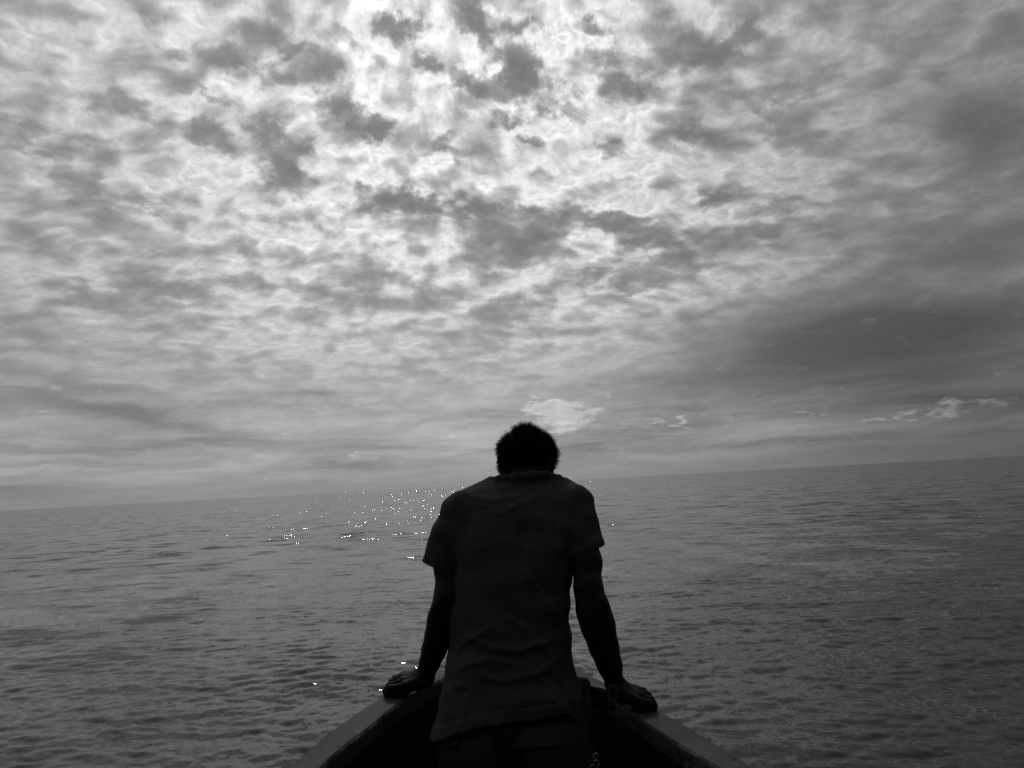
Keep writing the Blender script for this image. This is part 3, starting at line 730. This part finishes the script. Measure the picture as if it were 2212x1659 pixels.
# second, under edge of the right sleeve, turned up
# hem: a plane that dips to the left, then hollow inside it
h1, h2, h3 = P(930, 1590, 1.85), P(1100, 1562, 1.74), P(1262, 1545, 1.79)
hz_ = np.interp(X, [h1.x - .03, h1.x, P(985, 1584, 1.76).x, P(1040, 1567, 1.75).x, h2.x, P(1225, 1549, 1.75).x, h3.x], [h1.z, h1.z, P(985, 1585, 1.76).z, P(1040, 1567, 1.75).z, h2.z, P(1225, 1549, 1.75).z, h3.z - .03]).astype(np.float32)[:, None, None]
hemd = hz_ - z
inner = np.maximum(Sf.d + 0.0078, z - (hz_ + 0.035))
# raised hem band with a stitched groove
band = np.abs(z - (hz_ + 0.0295)); Sf.d += np.where(band < 0.0026, 0.0014, 0) .astype(np.float32)
Sf.d -= (0.0012 * (z < hz_ + 0.0295)).astype(np.float32)
Sf.d = np.maximum(np.maximum(Sf.d, hemd), -inner).astype(np.float32)
# neckline: scooped so that the nape shows, with a raised collar band
cA, cB_ = P(1068, 1030, 2.06), P(1205, 1022, 2.07)
ncz = np.interp(X, [cA.x - .012, cA.x - .004, cA.x, P(1120, 1024, 2.06).x, P(1160, 1018, 2.06).x, P(1185, 1020, 2.06).x, P(1212, 1030, 2.06).x, P(1212, 1030, 2.06).x + .012], [cA.z + .003, cA.z + .002, cA.z, P(1120, 1026, 2.06).z, P(1150, 1018, 2.06).z, P(1185, 1019, 2.06).z, P(1212, 1032, 2.06).z, P(1212, 1032, 2.06).z]).astype(np.float32)[:, None, None]
Sf.d = np.maximum(Sf.d, z - ncz).astype(np.float32)
crim = [(1060, 1036, 2.07), (1078, 1031, 2.045), (1110, 1028, 2.03), (1145, 1023, 2.03), (1180, 1022, 2.04), (1208, 1030, 2.075), (1216, 1036, 2.14), (1190, 1060, 2.20), (1130, 1068, 2.22), (1075, 1060, 2.19), (1056, 1042, 2.13), (1060, 1036, 2.07)]
cp_ = [P(*q_) for q_ in crim]
for a_, b_ in zip(cp_[:-1], cp_[1:]): Sf.cone(a_, b_, 0.0065, 0.0065, 0.006); Sf.cone(a_ + Vector((0, 0, -.010)), b_ + Vector((0, 0, -.010)), 0.0075, 0.0075, 0.012)
V, F = surface_net(Sf); shirt = mesh_obj('t_shirt', V, F, cloth, person)
# front shirt tail hanging forward past the right hip
Tf = Field(axis(0.05, 0.40, 0.003), axis(1.70, 2.05, 0.003), axis(0.72, 1.05, 0.003))
Tf.cone(P(1246, 1478, 1.90), P(1262, 1476, 1.90), 0.018, 0.013, 0.01); Tf.cone(P(1262, 1478, 1.90), P(1266, 1520, 1.88), 0.014, 0.013, 0.012)
Tf.cone(P(1266, 1520, 1.88), P(1258, 1562, 1.87), 0.013, 0.010, 0.012); Tf.cone(P(1246, 1478, 1.90), P(1250, 1560, 1.87), 0.015, 0.012, 0.01); Tf.cone(P(1240, 1500, 1.86), P(1244, 1568, 1.84), 0.02, 0.016, 0.01)
V, F = surface_net(Tf); mesh_obj('shirt_tail', V, F, cloth, shirt)
del Tf, Sf

# --- trousers
X = axis(-0.30, 0.36, 0.0045); Y = axis(1.52, 2.08, 0.0045); Z = axis(0.28, 0.98, 0.0045)
Tr = Field(X, Y, Z)
tl, trr = P(1108, 1560, 1.80), P(1112, 1640, 1.80)
Tr.ell(P(1108, 1590, 1.85), (0.165, 0.100, 0.13), 0.04)
Tr.cone(P(1046, 1612, 1.845), Vector((hipL.x - .01, 1.85, 0.32)), 0.108, 0.095, 0.025); Tr.cone(P(1175, 1602, 1.845), Vector((hipR.x + .01, 1.85, 0.32)), 0.112, 0.095, 0.025)
Tr.cone(P(1240, 1590, 1.83), P(1262, 1665, 1.82), 0.020, 0.034, 0.03); Tr.cone(P(972, 1618, 1.82), P(975, 1665, 1.82), 0.018, 0.026, 0.03)
x, y, z = Tr.coords((slice(None),) * 3)
for _ in range(16):
    kx, kz = r4.normal(0, 30), r4.normal(0, 22); Tr.d -= (np.sin(x * kx + z * kz + y * 8 + r4.uniform(0, 6.3)) * 0.0011).astype(np.float32)
inner = np.maximum(Tr.d + 0.008, z - 0.45)
Tr.d = np.maximum(np.maximum(np.maximum(Tr.d, 0.31 - z), z - (h2.z + 0.045)), -inner).astype(np.float32)
V, F = surface_net(Tr); pants = mesh_obj('trousers', V, F, drill, person)
dpsg = bpy.context.evaluated_depsgraph_get()
from mathutils.bvhtree import BVHTree
bt = BVHTree.FromPolygons([tuple(v) for v in V], [tuple(f) for f in F])
def hit(px, py, lift=0.002):
    r_ = bt.ray_cast(Vector((0, 0, CAM_H)), ray(px, py))
    return (r_[0] + r_[1] * lift * (1 if r_[1].y < 0 else -1)) if r_[0] else P(px, py, 1.7)
def flap(outline, thick=0.004):
    """a pocket flap that lies on the cloth: grid inside a four-cornered outline"""
    n, m = 14, 8; (ax_, ay_), (bx_, by_), (cx_, cy_), (dx_, dy_) = outline; Vv = []
    for i in range(m):
        for j in range(n):
            u, w = j / (n - 1), i / (m - 1)
            sag = 0 if w < .99 else 0
            px = (ax_ * (1 - u) + bx_ * u) * (1 - w) + (dx_ * (1 - u) + cx_ * u) * w
            py = (ay_ * (1 - u) + by_ * u) * (1 - w) + (dy_ * (1 - u) + cy_ * u) * w + 7 * w * math.sin(math.pi * u) * (1 if bx_ - ax_ > 70 else .3)
            Vv.append(hit(px, py, 0.003 + thick * (0.4 + w)))
    k = len(Vv); Vv += [p + Vector((0, 0.005, -0.0008)) for p in Vv]; Ff = []
    for i in range(m - 1):
        for j in range(n - 1):
            a = i * n + j; Ff.append((a, a + n, a + n + 1, a + 1)); Ff.append((k + a, k + a + 1, k + a + n + 1, k + a + n))
    rim = [j for j in range(n)] + [i * n + n - 1 for i in range(1, m)] + [(m - 1) * n + j for j in range(n - 2, -1, -1)] + [i * n for i in range(m - 2, 0, -1)]
    for i in range(len(rim)): a, c = rim[i], rim[(i + 1) % len(rim)]; Ff.append((a, c, c + k, a + k))
    return Vv, Ff
v_, f_ = flap([(950, 1590), (997, 1590), (992, 1613), (957, 1615)]); mesh_obj('pocket_flap', v_, f_, drill, pants)
v_, f_ = flap([(1075, 1572), (1206, 1572), (1212, 1610), (1092, 1610)]); mesh_obj('pocket_flap', v_, f_, drill, pants)

# --- cords with metal clips hanging at the right hip
cordm = grey_mat('dark_cord', 0.035, 0.015, 400, 0.85, 0.3, 900, 0.1)
metal = grey_mat('dull_steel', 0.35, 0.10, 90, 0.30, 0.2, 200, 0.6)
metal.node_tree.nodes['Principled BSDF'].inputs['Metallic'].default_value = 1.0
parts = []
for pts in ([(1252, 1545), (1257, 1575), (1262, 1605), (1272, 1632), (1283, 1662)], [(1256, 1548), (1264, 1580), (1270, 1608), (1280, 1628), (1290, 1650), (1286, 1680)],
            [(1248, 1550), (1250, 1580), (1256, 1612), (1266, 1640), (1276, 1675)], [(1259, 1550), (1268, 1590), (1276, 1615), (1288, 1625), (1296, 1640), (1292, 1672)], [(1246, 1560), (1246, 1600), (1256, 1640), (1268, 1680)]):
    w_ = [P(px, py, 1.735 - 0.01 * (py - 1545) / 100) for px, py in pts]; pp, _ = resample(w_, 24)
    parts.append(tube([tuple(p) for p in pp], [0.0024] * 24, 7))
v_, f_ = join(parts); cords = mesh_obj('hanging_cords', v_, f_, cordm)
tag(cords, 'loose dark cords with small steel clips hanging at the man\'s right hip', 'cord')
for (cx_, cy_, rr_, an_) in ((1285, 1636, 6, 0.4), (1290, 1650, 5, -.3), (1279, 1662, 7, .2)):
    pp = []
    for k in range(15):
        t_ = 2 * math.pi * k / 14; ex, ey = rr_ * 0.7 * math.cos(t_), rr_ * 1.5 * math.sin(t_)
        pp.append(P(cx_ + ex * math.cos(an_) - ey * math.sin(an_), cy_ + ex * math.sin(an_) + ey * math.cos(an_), 1.712))
    v_, f_ = tube([tuple(p) for p in pp], [0.0016] * 15, 7); mesh_obj('steel_clip', v_, f_, metal, cords)

# --- hair: a soft cap and thousands of little curls
hr = random.Random(21)
capV, capF = [], []
def skull(dirv):            # surface of the hair cap for a direction in the head frame (right, front, up)
    r_, f_, u_ = dirv; q_ = 1 / math.sqrt((r_ / 0.083) ** 2 + (f_ / 0.102) ** 2 + (u_ / (0.090 if u_ > 0 else 0.135)) ** 2)
    up_ = max(0.0, u_); q_ *= 1 - 0.07 * up_ * max(0.0, 0.35 - r_) + 0.030 * math.sin(5.1 * r_ + 2.3 * f_ + 1.0) * math.cos(4.3 * u_ - 3.1 * f_)
    return H(r_ * q_ + 0.004 * up_, f_ * q_ - 0.006, u_ * q_ + 0.024)
def hairy(r_, f_, u_):      # where hair grows: not on the face, thinning to the nape
    if f_ > 0.52 + 0.30 * u_ : return False
    if abs(r_) > 0.86 and -0.42 < u_ < 0.12 and -0.32 < f_ < 0.25: return False
    if f_ < -0.25 and abs(r_) < 0.62 and u_ < -0.42: return False
    if u_ < -0.72 - 0.1 * abs(r_): return False
    if abs(r_) > 0.80 and u_ < -0.45 and -0.1 < f_ < 0.12: return False
    return True
NU, NV = 64, 40; keep = {}
for i in range(NV + 1):
    for j in range(NU):
        th, ph = math.pi * i / NV, 2 * math.pi * j / NU
        keep[i, j] = len(capV); dv = (math.sin(th) * math.cos(ph), math.sin(th) * math.sin(ph), math.cos(th))
        inset = 1.0 if hairy(*dv) else 0.90
        p = skull(dv); c = H(0, -0.006, 0.024); capV.append(c + (p - c) * inset)
for i in range(NV):
    for j in range(NU):
        j2 = (j + 1) % NU; capF.append((keep[i, j], keep[i + 1, j], keep[i + 1, j2], keep[i, j2]))
curlV, curlF = [], []
def lump(p): return min(1.3, max(0.0, 0.5 + 0.55 * math.sin(p.x * 150 + 1.3 * math.sin(p.z * 130)) * math.sin(p.z * 140 + p.y * 110) + 0.35 * math.sin(p.x * 61 + p.z * 47 + 1)))
n_c = 0
while n_c < 7000:
    u_ = hr.uniform(-1, 1); ph = hr.uniform(0, 6.2832); s_ = math.sqrt(1 - u_ * u_); dv = (s_ * math.cos(ph), s_ * math.sin(ph), u_)
    if not hairy(*dv): continue
    n_c += 1
    p0 = skull(dv); c = H(0, -0.006, 0.024); nr_ = (p0 - c).normalized()
    Lh_ = (0.0065 + 0.0095 * max(0, min(1, (dv[2] + 0.45) / 0.9))) * (0.45 + 1.15 * lump(p0)) * hr.uniform(.75, 1.25)
    t1 = nr_.cross(Vector((hr.uniform(-1, 1), hr.uniform(-1, 1), hr.uniform(-1, 1)))).normalized(); t2 = nr_.cross(t1)
    lean = (t1 * hr.uniform(-.5, .5) + t2 * hr.uniform(-.5, .5))
    turns, rad_, ph0 = hr.uniform(1.4, 2.8), hr.uniform(.0022, .0040), hr.uniform(0, 6.28)
    o = len(curlV); K = 12
    for k in range(K + 1):
        s2 = k / K; a_ = ph0 + turns * 6.283 * s2; ctr = p0 + (nr_ + lean * s2) * (Lh_ * s2) - nr_ * 0.001
        c3 = ctr + (t1 * math.cos(a_) + t2 * math.sin(a_)) * rad_ * min(1, s2 * 3)
        w_ = 0.0008 * (1 - 0.5 * s2)
        curlV += [c3 + t1 * w_, c3 - t1 * w_ * .5 + t2 * w_ * .87, c3 - t1 * w_ * .5 - t2 * w_ * .87]
    for k in range(K):
        for m_ in range(3):
            a_, b_ = o + k * 3 + m_, o + k * 3 + (m_ + 1) % 3; curlF.append((a_, b_, b_ + 3, a_ + 3))
V, F = join([(capV, capF), (curlV, curlF)])
mesh_obj('hair', np.array([tuple(v) for v in V]), np.array(F), hairm, person)
